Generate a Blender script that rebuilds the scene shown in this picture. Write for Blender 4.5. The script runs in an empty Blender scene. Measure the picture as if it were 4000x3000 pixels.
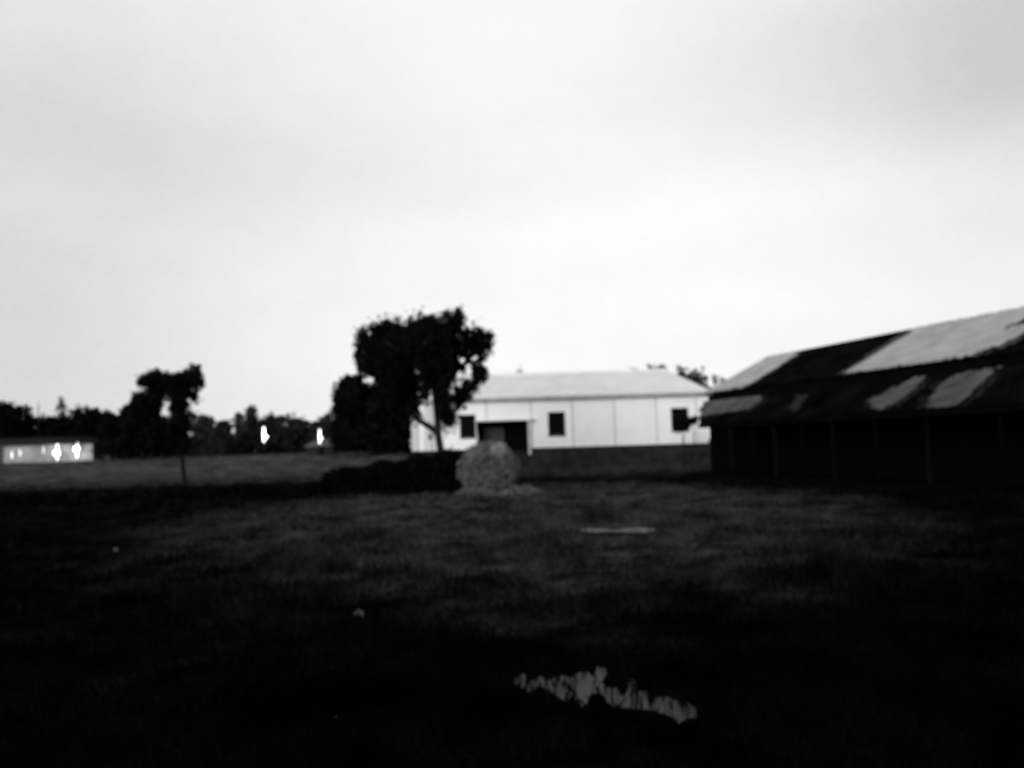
import bpy, math, random
import numpy as np
from mathutils import Matrix, Vector
R = math.radians
random.seed(7)
rng = np.random.default_rng(11)
scene = bpy.context.scene
COL = scene.collection

# ------------------------------------------------------------------ camera
EYE = 1.6
PITCH, ROLL, FPX = 4.37, -1.66, 3080.0            # FPX: focal length in pixels of the 4000 px wide frame
CM = Matrix.Rotation(R(90 + PITCH), 3, 'X') @ Matrix.Rotation(R(ROLL), 3, 'Z')
cd = bpy.data.cameras.new('camera'); cam = bpy.data.objects.new('camera', cd); COL.objects.link(cam)
cd.sensor_width = 36; cd.lens = 36 * FPX / 4000
cam.matrix_world = Matrix.Translation((0, 0, EYE)) @ CM.to_4x4()
cd.clip_start = 0.05; cd.clip_end = 3000
cd.dof.use_dof = True; cd.dof.focus_distance = 1.0; cd.dof.aperture_fstop = 4.2   # soft, missed focus
scene.camera = cam
scene.view_settings.view_transform = 'Standard'; scene.view_settings.look = 'None'
scene.view_settings.exposure = 0; scene.view_settings.gamma = 1
scene.cycles.max_bounces = 6; scene.cycles.use_denoising = True

# ------------------------------------------------------------------ world
SUN_EL, SUN_AZ = 10.0, 200.0                      # low, behind the camera and a little left
w = bpy.data.worlds.new("World"); scene.world = w; w.use_nodes = True
nt = w.node_tree; N = nt.nodes; L = nt.links; N.clear()
def nd(t, **k):
    n = N.new(t)
    for a, b in k.items(): setattr(n, a, b)
    return n
def mth(op, a, b=None, c=None, clamp=False):
    n = nd('ShaderNodeMath', operation=op); n.use_clamp = clamp
    for i, v in enumerate((a, b, c)):
        if v is None: continue
        if isinstance(v, (int, float)): n.inputs[i].default_value = v
        else: L.new(v, n.inputs[i])
    return n.outputs[0]
tc = nd('ShaderNodeTexCoord'); sep = nd('ShaderNodeSeparateXYZ'); L.new(tc.outputs['Generated'], sep.inputs[0])
sx, sy, sz = sep.outputs
def blob(c, rad, amp, stretch=(1, 1, 1)):
    d = nd('ShaderNodeVectorMath', operation='SUBTRACT'); L.new(tc.outputs['Generated'], d.inputs[0]); d.inputs[1].default_value = c
    s = nd('ShaderNodeVectorMath', operation='MULTIPLY'); L.new(d.outputs[0], s.inputs[0]); s.inputs[1].default_value = [q / rad for q in stretch]
    l = nd('ShaderNodeVectorMath', operation='DOT_PRODUCT'); L.new(s.outputs[0], l.inputs[0]); L.new(s.outputs[0], l.inputs[1])
    e = mth('POWER', 2.718, mth('MULTIPLY', l.outputs['Value'], -1.0))
    return mth('MULTIPLY', e, amp)
mp = nd('ShaderNodeMapping'); mp.inputs['Scale'].default_value = (1.6, 1.6, 6.5); mp.inputs['Rotation'].default_value = (0, R(12), 0)
L.new(tc.outputs['Generated'], mp.inputs[0])
nz = nd('ShaderNodeTexNoise'); nz.inputs['Scale'].default_value = 1.0; nz.inputs['Detail'].default_value = 4; nz.inputs['Roughness'].default_value = 0.45
L.new(mp.outputs[0], nz.inputs['Vector'])
cl = mth('MULTIPLY', mth('SUBTRACT', nz.outputs['Fac'], 0.5), 0.22)
nf = nd('ShaderNodeTexNoise'); nf.inputs['Scale'].default_value = 26; nf.inputs['Detail'].default_value = 3; L.new(tc.outputs['Generated'], nf.inputs['Vector'])
cl = mth('ADD', cl, mth('MULTIPLY', mth('SUBTRACT', nf.outputs['Fac'], 0.5), 0.045))
ng = nd('ShaderNodeTexNoise'); ng.inputs['Scale'].default_value = 190; ng.inputs['Detail'].default_value = 2; L.new(tc.outputs['Generated'], ng.inputs['Vector'])
cl = mth('ADD', cl, mth('MULTIPLY', mth('SUBTRACT', ng.outputs['Fac'], 0.5), 0.055))
lum = mth('ADD', 0.84, cl)
for px, py, rad, amp, st in [(2100, 950, 0.55, 0.085, 1.0), (-250, 950, 0.36, -0.13, 1.0), (4050, 150, 0.20, -0.20, 1.2), (1150, 640, 0.30, -0.055, 3.6), (1750, 740, 0.20, -0.04, 5.0),
                             (3050, 340, 0.30, -0.07, 4.0), (2050, 300, 0.22, 0.05, 1.6), (3500, 620, 0.30, 0.05, 4.0), (1900, 880, 0.3, 0.03, 5.0), (0, 1550, 0.30, -0.09, 1.2), (3900, 420, 0.14, -0.06, 3.0), (300, 350, 0.2, -0.03, 2.0)]:
    c = (CM @ Vector((px - 2000, 1500 - py, -FPX))).normalized()
    lum = mth('ADD', lum, blob(tuple(c), rad, amp, (1, 1, st)))
zen = nd('ShaderNodeMapRange', interpolation_type='SMOOTHSTEP'); L.new(sz, zen.inputs['Value'])
zen.inputs['From Min'].default_value = 0.52; zen.inputs['From Max'].default_value = 0.85
zen.inputs['To Min'].default_value = 1.0; zen.inputs['To Max'].default_value = 0.35     # heavier cloud overhead at dusk
lum = mth('MULTIPLY', lum, zen.outputs['Result'])
low = nd('ShaderNodeMapRange'); L.new(sz, low.inputs['Value'])
low.inputs['From Min'].default_value = -0.05; low.inputs['From Max'].default_value = 0.0
lum = mth('MULTIPLY', lum, low.outputs['Result'])
sky = nd('ShaderNodeTexSky', sky_type='NISHITA'); sky.sun_disc = False
sky.sun_elevation = R(SUN_EL); sky.sun_rotation = R(SUN_AZ)
bw = nd('ShaderNodeRGBToBW'); L.new(sky.outputs[0], bw.inputs[0])
lum = mth('ADD', lum, mth('MULTIPLY', bw.outputs[0], 0.004))
cmb = nd('ShaderNodeCombineColor'); [L.new(lum, cmb.inputs[i]) for i in range(3)]
bg = nd('ShaderNodeBackground'); L.new(cmb.outputs[0], bg.inputs[0]); bg.inputs[1].default_value = 1.0
wo = nd('ShaderNodeOutputWorld'); L.new(bg.outputs[0], wo.inputs[0])

sd = bpy.data.lights.new('sun', 'SUN'); sun = bpy.data.objects.new('sun', sd); COL.objects.link(sun)
sd.energy = 2.0; sd.angle = R(22); sd.color = (1, 1, 1)
az = R(SUN_AZ); sv = Vector((math.sin(az) * math.cos(R(SUN_EL)), math.cos(az) * math.cos(R(SUN_EL)), math.sin(R(SUN_EL))))
sun.rotation_euler = sv.to_track_quat('Z', 'Y').to_euler()

# ------------------------------------------------------------------ helpers
def sm(a, b, x):
    t = np.clip((np.asarray(x, float) - a) / (b - a), 0, 1); return t * t * (3 - 2 * t)
def gz(x, y):
    """height of the terrain: level yard, then a slight rise towards the far field"""
    x = np.asarray(x, float); y = np.asarray(y, float)
    z = 1.22 * sm(46, 95, y) + 0.3 * sm(100, 600, y)
    k = np.clip(y / 12, 0.4, 1)
    return z + k * (0.03 * np.sin(x * 0.83 + 0.4 * y) + 0.025 * np.sin(y * 0.61 - 0.5 * x) + 0.012 * np.sin(2.3 * x + 1.9 * y))
def ray(px, py):
    return (CM @ Vector((px - 2000, 1500 - py, -FPX))).normalized()
def P(px, py, D):
    """world point that stands D metres ahead, where the traced outline passes"""
    d = ray(px, py); k = D / d.y
    return Vector((d.x * k, D, EYE + d.z * k))
def mat(name, v, rough=0.9, spec=0.1, var=0.0, scale=3.0, stretch=(1, 1, 1), emit=0.0, metal=0.0, bump=0.0):
    m = bpy.data.materials.new(name); m.use_nodes = True
    t = m.node_tree; b = t.nodes['Principled BSDF']
    b.inputs['Base Color'].default_value = (v, v, v, 1); b.inputs['Roughness'].default_value = rough
    b.inputs['Specular IOR Level'].default_value = spec; b.inputs['Metallic'].default_value = metal
    if emit:
        b.inputs['Emission Color'].default_value = (1, 1, 1, 1); b.inputs['Emission Strength'].default_value = emit
    if var or bump:
        c = t.nodes.new('ShaderNodeTexCoord'); mpp = t.nodes.new('ShaderNodeMapping'); mpp.inputs['Scale'].default_value = stretch
        n = t.nodes.new('ShaderNodeTexNoise'); n.inputs['Scale'].default_value = scale; n.inputs['Detail'].default_value = 6; n.inputs['Roughness'].default_value = 0.62
        t.links.new(c.outputs['Object'], mpp.inputs[0]); t.links.new(mpp.outputs[0], n.inputs['Vector'])
        r = t.nodes.new('ShaderNodeMapRange'); t.links.new(n.outputs['Fac'], r.inputs['Value'])
        r.inputs['From Min'].default_value = 0.3; r.inputs['From Max'].default_value = 0.7
        r.inputs['To Min'].default_value = max(v * (1 - var), 0.0005); r.inputs['To Max'].default_value = v * (1 + var)
        if var:
            q = t.nodes.new('ShaderNodeCombineColor'); [t.links.new(r.outputs[0], q.inputs[i]) for i in range(3)]
            t.links.new(q.outputs[0], b.inputs['Base Color'])
        if bump:
            bp = t.nodes.new('ShaderNodeBump'); bp.inputs['Strength'].default_value = bump; t.links.new(n.outputs['Fac'], bp.inputs['Height']); t.links.new(bp.outputs[0], b.inputs['Normal'])
    return m
def raw(name, V, F, m, parent=None, smooth=False):
    me = bpy.data.meshes.new(name); V = np.asarray(V, float)
    if isinstance(F, np.ndarray):
        k = F.shape[1]; me.vertices.add(len(V)); me.vertices.foreach_set('co', V.ravel())
        me.loops.add(F.size); me.loops.foreach_set('vertex_index', F.ravel().astype(np.int32))
        me.polygons.add(len(F)); me.polygons.foreach_set('loop_start', np.arange(0, F.size, k, dtype=np.int32))
        me.polygons.foreach_set('loop_total', np.full(len(F), k, np.int32))
        me.update(calc_edges=True)
    else:
        me.from_pydata([tuple(v) for v in V], [], F); me.update()
    me.materials.append(m)
    if smooth: me.polygons.foreach_set('use_smooth', [True] * len(me.polygons))
    o = bpy.data.objects.new(name, me); COL.objects.link(o)
    if parent: 
        o.parent = parent; o.matrix_parent_inverse = Matrix.Translation(-parent.location)
    return o
class MB:
    def __init__(s): s.V = []; s.F = []
    def box(s, a, b, u=(1, 0, 0), v=(0, 1, 0), o=(0, 0, 0)):
        """box from a to b in the frame (u, v, z) at o"""
        u = Vector(u); v = Vector(v); o = Vector(o); n = len(s.V)
        for z in (a[2], b[2]):
            for x, y in ((a[0], a[1]), (b[0], a[1]), (b[0], b[1]), (a[0], b[1])):
                s.V.append(o + u * x + v * y + Vector((0, 0, z)))
        s.F += [tuple(n + i for i in f) for f in ((0, 3, 2, 1), (4, 5, 6, 7), (0, 1, 5, 4), (1, 2, 6, 5), (2, 3, 7, 6), (3, 0, 4, 7))]
        return s
    def tube(s, pts, rad, k=8):
        pts = [Vector(p) for p in pts]; n0 = len(s.V)
        for i, p in enumerate(pts):
            d = (pts[min(i + 1, len(pts) - 1)] - pts[max(i - 1, 0)]).normalized()
            a = d.cross(Vector((0.3, 1, 0.1))).normalized(); b = d.cross(a)
            for j in range(k):
                q = 2 * math.pi * j / k; s.V.append(p + (a * math.cos(q) + b * math.sin(q)) * rad[i])
        for i in range(len(pts) - 1):
            for j in range(k):
                s.F.append((n0 + i * k + j, n0 + i * k + (j + 1) % k, n0 + (i + 1) * k + (j + 1) % k, n0 + (i + 1) * k + j))
        s.F.append(tuple(n0 + j for j in reversed(range(k)))); s.F.append(tuple(n0 + (len(pts) - 1) * k + j for j in range(k)))
        return s
    def build(s, name, m, parent=None, smooth=False): return raw(name, [tuple(v) for v in s.V], s.F, m, parent, smooth)
def tag(o, label=None, cat=None, group=None, kind=None):
    for k, v in (('label', label), ('category', cat), ('group', group), ('kind', kind)):
        if v: o[k] = v
    return o
def thing(name, label, cat, loc, group=None):
    o = bpy.data.objects.new(name, None); COL.objects.link(o); o.location = loc; o.empty_display_size = 0.3
    return tag(o, label, cat, group)
def prism(poly3, nrm, th):
    """closed slab over a 3D polygon"""
    n = len(poly3); nrm = Vector(nrm)
    V = [p + nrm * th for p in poly3] + [Vector(p) for p in poly3]
    F = [tuple(range(n)), tuple(reversed(range(n, 2 * n)))] + [(i, i + n, (i + 1) % n + n, (i + 1) % n) for i in range(n)]
    return V, F

M = dict(
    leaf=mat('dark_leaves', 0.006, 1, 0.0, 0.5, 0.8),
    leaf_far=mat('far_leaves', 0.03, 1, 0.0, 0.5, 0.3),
    leaf_pale=mat('pale_leaves', 0.17, 1, 0.0, 0.45, 1.6),
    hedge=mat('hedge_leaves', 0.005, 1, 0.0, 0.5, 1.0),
    bark=mat('bark', 0.016, 1, 0.05, 0.4, 6.0, (1, 1, 0.2)),
    bark_dark=mat('dark_bark', 0.012, 1, 0.0, 0.4, 6.0),
    wall=mat('whitewashed_wall', 0.84, 0.85, 0.1, 0.05, 1.2, (1, 1, 0.7)),
    ribwall=mat('ribbed_sheet_wall', 0.72, 0.7, 0.1, 0.5, 2.2, (1.3, 1, 0.03)),
    seam=mat('seam_strip', 0.52, 0.8, 0.1, 0.15, 2),
    fascia=mat('fascia_board', 0.36, 0.8, 0.1, 0.35, 2.0),
    hroof=mat('pale_roof_sheet', 0.74, 0.6, 0.15, 0.09, 0.9, (1, 1, 1)),
    plinth=mat('stone_plinth', 0.022, 1, 0.0, 0.6, 1.7),
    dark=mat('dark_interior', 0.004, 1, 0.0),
    glass=mat('dark_glass', 0.003, 0.9, 0.05),
    frame=mat('grey_frame', 0.03, 0.8, 0.1, 0.2, 4),
    door=mat('grey_door', 0.05, 0.8, 0.05, 0.2, 4),
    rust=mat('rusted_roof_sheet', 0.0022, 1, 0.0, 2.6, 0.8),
    tin=mat('bare_tin_sheet', 0.38, 0.75, 0.1, 0.22, 1.1),
    tin2=mat('dull_tin_sheet', 0.09, 0.85, 0.05, 0.55, 1.3),
    half=mat('half_rusted_sheet', 0.06, .9, 0, 1.0, 1.5), half2=mat('rusty_grey_sheet', 0.018, .9, 0, 1.0, 1.5),
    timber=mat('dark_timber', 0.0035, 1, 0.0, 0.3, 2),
    post=mat('pale_post', 0.007, 1, 0.0, 0.8, 2.0),
    lamp=mat('lit_lamp', 0.8, 0.5, 0.1, emit=2.6),
    lamp_dim=mat('lit_bulb', 0.8, 0.5, 0.1, emit=1.6),
    metal=mat('grey_metal', 0.10, 0.6, 0.2),
    lwall=mat('yard_wall', 0.24, 0.9, 0.1, 0.35, 0.7),
    hut=mat('grey_hut_roof', 0.085, 0.9, 0.1, 0.3, 1.0),
    hutwall=mat('hut_wall', 0.02, 1, 0.0, 0.3, 1.0),
    litter=mat('white_litter', 0.16, 0.8, 0.1),
)

# ------------------------------------------------------------------ ground
def gmat(name='meadow_ground', blades=False):
    m = bpy.data.materials.new(name); m.use_nodes = True; t = m.node_tree; b = t.nodes['Principled BSDF']
    b.inputs['Roughness'].default_value = 1; b.inputs['Specular IOR Level'].default_value = 0
    c = t.nodes.new('ShaderNodeTexCoord')
    def noise(s, d):
        n = t.nodes.new('ShaderNodeTexNoise'); n.inputs['Scale'].default_value = s; n.inputs['Detail'].default_value = d; n.inputs['Roughness'].default_value = 0.65
        t.links.new(c.outputs['Object'], n.inputs['Vector']); return n.outputs['Fac']
    def mm(op, a, b_):
        n = t.nodes.new('ShaderNodeMath'); n.operation = op
        for i, v in enumerate((a, b_)):
            if isinstance(v, (int, float)): n.inputs[i].default_value = v
            else: t.links.new(v, n.inputs[i])
        return n.outputs[0]
    def mr(v, a, b_, c_, d_):
        n = t.nodes.new('ShaderNodeMapRange'); n.interpolation_type = 'SMOOTHSTEP'; t.links.new(v, n.inputs['Value'])
        for k, q in zip(('From Min', 'From Max', 'To Min', 'To Max'), (a, b_, c_, d_)): n.inputs[k].default_value = q
        return n.outputs[0]
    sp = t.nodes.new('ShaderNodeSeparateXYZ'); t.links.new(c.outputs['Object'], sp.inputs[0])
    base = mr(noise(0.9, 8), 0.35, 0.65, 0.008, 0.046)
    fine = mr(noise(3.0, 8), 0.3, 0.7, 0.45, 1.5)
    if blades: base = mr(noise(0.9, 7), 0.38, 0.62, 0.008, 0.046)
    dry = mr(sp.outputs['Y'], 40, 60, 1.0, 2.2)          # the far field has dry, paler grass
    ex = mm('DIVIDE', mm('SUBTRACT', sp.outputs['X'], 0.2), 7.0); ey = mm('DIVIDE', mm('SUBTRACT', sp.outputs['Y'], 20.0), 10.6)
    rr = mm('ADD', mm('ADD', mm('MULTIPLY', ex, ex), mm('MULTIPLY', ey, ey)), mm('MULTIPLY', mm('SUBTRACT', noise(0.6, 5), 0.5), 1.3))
    yard_light = mr(rr, 0.45, 1.7, 1.5, 0.16)                  # lit oval of the yard and its dark surround, painted into the colour
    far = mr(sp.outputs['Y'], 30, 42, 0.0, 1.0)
    yard_light = mm('MAXIMUM', yard_light, far)
    v = mm('MULTIPLY', mm('MULTIPLY', mm('MULTIPLY', base, fine), dry), yard_light)
    q = t.nodes.new('ShaderNodeCombineColor'); [t.links.new(v, q.inputs[i]) for i in range(3)]
    t.links.new(q.outputs[0], b.inputs['Base Color'])
    return m
def axis(lim, n, pw):
    s = np.linspace(-1, 1, n); return np.sign(s) * np.abs(s) ** pw * lim
ax = axis(900, 321, 3.2); ay = np.concatenate([-axis(900, 60, 2.0)[30:][::-1], np.linspace(0.3, 60, 190), np.geomspace(60.5, 1500, 90)])
X, Y = np.meshgrid(ax, ay); Z = gz(X, Y)
nx, ny = len(ax), len(ay)
idx = np.arange(nx * ny).reshape(ny, nx)
F = np.stack([idx[:-1, :-1], idx[:-1, 1:], idx[1:, 1:], idx[1:, :-1]], -1).reshape(-1, 4)
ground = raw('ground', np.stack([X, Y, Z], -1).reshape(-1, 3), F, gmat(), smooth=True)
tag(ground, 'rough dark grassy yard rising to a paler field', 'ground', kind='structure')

# ------------------------------------------------------------------ grass
def tris(C, size, up, droop=0.0, aspect=1.0):
    """leaf quads: centres C, half size, randomly turned"""
    n = len(C); a = rng.normal(size=(n, 3)); a /= np.linalg.norm(a, axis=1)[:, None]
    b = rng.normal(size=(n, 3)); b[:, 2] -= droop; b -= (b * a).sum(1)[:, None] * a; b /= np.linalg.norm(b, axis=1)[:, None]
    s = np.asarray(size).reshape(-1, 1) * np.ones((n, 1))
    V = np.stack([C - a * s * 0.7, C + b * s * aspect, C + a * s * 0.7, C - b * s * aspect], 1).reshape(-1, 3)
    return V, np.arange(4 * n).reshape(n, 4)
def grass_mesh(n, y0, y1, hmul):
    y = np.exp(rng.uniform(np.log(y0), np.log(y1), n)); x = y * rng.uniform(-0.74, 0.74, n)
    cl = 0.5 + 0.5 * np.sin(x * 1.3 + 2 * np.sin(y * 0.7)) * np.sin(y * 1.1 + 1.7 * np.sin(x * 0.6))
    keep = rng.uniform(size=n) < 0.25 + 0.75 * cl; x, y, cl = x[keep], y[keep], cl[keep]; n = len(x)
    h = (0.05 + 0.12 * rng.uniform(size=n) * cl + 0.02) * hmul; wd = 0.004 + 0.0011 * y
    q = rng.uniform(0, 2 * np.pi, n); z = gz(x, y) - 0.01
    dx, dy = np.cos(q) * wd, np.sin(q) * wd; lean = rng.normal(size=(n, 2)) * 0.35 * h[:, None]
    V = np.stack([np.stack([x - dx, y - dy, z], 1), np.stack([x + dx, y + dy, z], 1),
                  np.stack([x + dx * .5 + lean[:, 0] * .5, y + dy * .5 + lean[:, 1] * .5, z + h * .6], 1),
                  np.stack([x + lean[:, 0], y + lean[:, 1], z + h], 1)], 1).reshape(-1, 3)
    return V, np.arange(4 * n).reshape(n, 4)

# ------------------------------------------------------------------ puddles
water = mat('puddle_water', 0.010, 0.45, 0.14, bump=0.5, scale=16)
PUD = []
def puddle(name, poly, label):
    c = [P0 for P0 in poly]
    V = []
    for px, py in poly:
        d = ray(px, py); k = EYE / -d.z
        for _ in range(4):
            x, y = d.x * k, d.y * k; k = (EYE - float(gz(x, y)) - 0.004) / -d.z
        V.append(Vector((d.x * k, d.y * k, 0)))
    z = max(float(gz(v.x, v.y)) for v in V) + 0.012
    for v in V: v.z = z
    PUD.append([(v.x, v.y) for v in V])
    o = raw(name, [tuple(v) for v in V], [tuple(range(len(V)))], water)
    bpy.context.view_layer.objects.active = o
    return tag(o, label, 'puddle', kind='structure')
def zz(ax, ay, s, pts): return [(ax + x * s, ay + y * s) for x, y in pts]
near_poly = zz(1900, 2500, 0.452, [(245, 350), (305, 310), (345, 320), (365, 380), (470, 335), (540, 370), (640, 325), (730, 345), (800, 300), (880, 300), (925, 345), (945, 255), (1030, 265), (1040, 320), (990, 385), (1060, 430), (1130, 430), (1160, 500), (1215, 470), (1225, 395), (1260, 335), (1300, 385), (1290, 465), (1380, 455), (1410, 600), (1470, 515), (1560, 510), (1660, 545), (1700, 600), (1730, 550), (1810, 610), (1810, 690), (1740, 690), (1660, 735), (1600, 680), (1530, 655), (1420, 620), (1360, 620), (1250, 605), (1170, 600), (1090, 590), (1030, 540), (1000, 480), (900, 480), (860, 590), (790, 580), (750, 490), (690, 550), (600, 490), (540, 455), (460, 410), (370, 470), (310, 430), (250, 425)])
puddle('puddle', near_poly, 'ragged puddle shining in the dark near grass')
far_poly = [(2262, 2079), (2300, 2072), (2360, 2074), (2400, 2078), (2440, 2070), (2500, 2062), (2545, 2063), (2562, 2074), (2540, 2085), (2505, 2092), (2440, 2087), (2380, 2086), (2310, 2090)]
puddle('puddle', far_poly, 'thin pale strip of water across the yard')

def inside(poly, x, y):
    c = np.zeros(len(x), bool)
    for (x0, y0), (x1, y1) in zip(poly, poly[1:] + poly[:1]):
        c ^= ((y0 > y) != (y1 > y)) & (x < (x1 - x0) * (y - y0) / (y1 - y0 + 1e-12) + x0)
    return c
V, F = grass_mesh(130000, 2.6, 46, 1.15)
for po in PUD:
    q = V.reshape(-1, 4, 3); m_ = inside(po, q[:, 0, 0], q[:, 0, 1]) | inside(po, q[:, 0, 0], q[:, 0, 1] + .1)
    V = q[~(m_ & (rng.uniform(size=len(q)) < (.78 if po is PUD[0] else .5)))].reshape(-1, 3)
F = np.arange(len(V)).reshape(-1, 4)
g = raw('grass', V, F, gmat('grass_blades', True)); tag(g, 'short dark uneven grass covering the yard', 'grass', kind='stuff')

# ------------------------------------------------------------------ foliage
def scatter(blobs, D, depth, per_m2, leaf, clump=0.28, droop=0.0, aspect=1.0, grow=1.0, gaps=()):
    """blobs: (px, py, rx, ry[, density]) ellipses; leaves gather in small clumps through each blob's volume"""
    out = []
    mpp = D / FPX
    for b in blobs:
        px, py, rx, ry = b[:4]; rx *= grow; ry *= grow; den = b[4] if len(b) > 4 else 1.0
        c = P(px, py, D + rng.uniform(-depth, depth)); ax_, az_ = rx * mpp, ry * mpp; dy = min(max(ax_, 0.25), depth + 0.3)
        area = math.pi * ax_ * az_; n = max(int(area * per_m2 * den * 1.8), 12); k = max(int(area * 2.2 * min(den * 1.3, 1) / (clump * clump)), 5)
        u = rng.normal(size=(k, 3)); u /= np.linalg.norm(u, axis=1)[:, None]; u *= (rng.uniform(0.1, 1, k) ** 0.4)[:, None] * 0.93
        cc = np.array(c) + u * np.array([ax_, dy, az_]); cr = clump * rng.uniform(0.5, 1.15, k)
        i = rng.integers(0, k, n); g_ = rng.normal(size=(n, 3)) * 0.45
        out.append(cc[i] + g_ * cr[i][:, None] * np.array([1, 1, 1 + droop]))
    C = np.concatenate(out)
    for px, py, rx, ry in gaps:                       # openings through the crown where the sky or the wall shows
        c = P(px, py, D); q = ((C[:, 0] - c.x) / (rx * mpp)) ** 2 + ((C[:, 2] - c.z) / (ry * mpp)) ** 2
        C = C[(q > 1.0 + 0.35 * np.sin(C[:, 2] * 13 + C[:, 0] * 9)) | (rng.uniform(size=len(C)) < 0.02)]
    s = leaf * rng.uniform(0.6, 1.3, len(C))
    return tris(C, s, 0, droop, aspect)
def tree(label, D, blobs, trunk, depth=1.2, per=520, leaf=0.085, clump=0.28, m='leaf', name='tree', group=None, droop=0.0, cat='tree', limbs=(), bark='bark_dark', aspect=1.0, grow=1.08, gaps=()):
    """trunk: [(px, py, radius_m)...] from the top down; the last point is taken down to the ground"""
    pts = [P(px, py, D) for px, py, _ in trunk]; rad = [r for *_, r in trunk]
    base = Vector((pts[-1].x, D, float(gz(pts[-1].x, D)) - 0.06)); pts.append(base); rad.append(rad[-1] * 1.25)
    t = thing(name, label, cat, (base.x, base.y, base.z + 0.06), group)
    b = MB(); b.tube(pts, rad)
    for lb in limbs:
        b.tube([P(x, y, D + dd) for x, y, _, dd in lb], [r for _, _, r, _ in lb], 6)
    b.build('trunk', M[bark], t, True)
    V, F = scatter(blobs, D, depth, per, leaf, clump, droop, aspect, grow, gaps)
    raw('crown', V, F, M[m], t)
    return t

GB = [(1640, 1465, 15, 34), (1632, 1515, 18, 24), (1685, 1560, 13, 36), (1678, 1605, 28, 40), (1698, 1660, 26, 34), (1446, 1490, 30, 12), (1806, 1405, 16, 16), (1832, 1440, 10, 38), (1858, 1402, 20, 11), (1836, 1484, 18, 12), (1776, 1510, 12, 34), (1788, 1478, 10, 22), (1742, 1520, 6, 12), (1516, 1508, 8, 8), (1900, 1420, 14, 10)]
# big tree in front of the hall
big = [(1450, 1320, 60, 50), (1425, 1380, 36, 60), (1500, 1310, 55, 45), (1540, 1285, 32, 38), (1600, 1283, 22, 28), (1560, 1350, 90, 60), (1480, 1420, 85, 60),
       (1665, 1285, 55, 42), (1740, 1272, 65, 42), (1785, 1262, 30, 28), (1660, 1360, 100, 70), (1770, 1340, 85, 65), (1850, 1325, 60, 38), (1895, 1322, 26, 17), (1860, 1360, 35, 35),
       (1560, 1440, 110, 60), (1690, 1430, 90, 60), (1780, 1405, 80, 38), (1870, 1400, 28, 40, .6), (1888, 1440, 16, 45, .7), (1865, 1465, 26, 38), (1760, 1450, 40, 45),
       (1680, 1490, 34, 45), (1720, 1530, 34, 60), (1750, 1500, 30, 50), (1830, 1500, 34, 30, .9), (1815, 1540, 30, 32), (1735, 1600, 38, 55), (1790, 1560, 25, 35, .8),
       (1590, 1500, 40, 55), (1520, 1490, 60, 45), (1420, 1440, 28, 30), (1905, 1345, 16, 18), (1796, 1245, 12, 16), (1760, 1630, 26, 30), (1880, 1320, 30, 22), (1845, 1420, 14, 20, .6), (1772, 1470, 14, 24, .8), (1665, 1530, 22, 40, .8), (1700, 1480, 40, 40)]
big += [(1620, 1590, 30, 34), (1600, 1540, 40, 40), (1632, 1628, 16, 12)]
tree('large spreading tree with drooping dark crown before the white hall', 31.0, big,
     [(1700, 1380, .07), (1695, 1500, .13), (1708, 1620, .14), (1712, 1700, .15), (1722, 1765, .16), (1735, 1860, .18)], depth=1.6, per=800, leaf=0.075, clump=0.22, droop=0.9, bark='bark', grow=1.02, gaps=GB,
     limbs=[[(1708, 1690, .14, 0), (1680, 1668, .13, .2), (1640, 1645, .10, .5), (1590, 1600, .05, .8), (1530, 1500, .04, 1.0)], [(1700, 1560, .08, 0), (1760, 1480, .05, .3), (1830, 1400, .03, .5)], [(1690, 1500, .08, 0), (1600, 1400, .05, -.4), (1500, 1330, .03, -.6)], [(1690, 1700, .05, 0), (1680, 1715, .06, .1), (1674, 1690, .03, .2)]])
# dark tree left of it, further back
mid = [(1350, 1510, 34, 34), (1335, 1560, 30, 50, .8), (1390, 1500, 50, 40), (1360, 1480, 28, 26, .6), (1365, 1550, 45, 50), (1430, 1550, 60, 50), (1345, 1610, 36, 60, .8), (1400, 1640, 70, 60), (1490, 1600, 70, 70), (1340, 1690, 34, 50, .7), (1322, 1640, 18, 80, .45), (1328, 1720, 26, 40, .8), (1640, 1500, 30, 40), (1560, 1480, 50, 40),
       (1400, 1710, 75, 45), (1480, 1690, 80, 60), (1560, 1600, 60, 80), (1560, 1700, 50, 50), (1610, 1560, 36, 60), (1530, 1530, 60, 50), (1600, 1640, 28, 40, .8), (1580, 1745, 45, 22), (1620, 1600, 24, 34, .7)]
mid += [(1500, 1742, 80, 18), (1400, 1742, 70, 18)]
tree('broad black tree with foliage down to the field, left of the hall', 80.0, mid, [(1470, 1560, .15), (1472, 1700, .28), (1475, 1765, .34)], depth=3.2, per=215, leaf=0.19, clump=0.55, grow=1.03, gaps=[(1436, 1484, 30, 12), (1640, 1480, 14, 34), (1685, 1590, 26, 60), (1645, 1690, 34, 60)])
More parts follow.
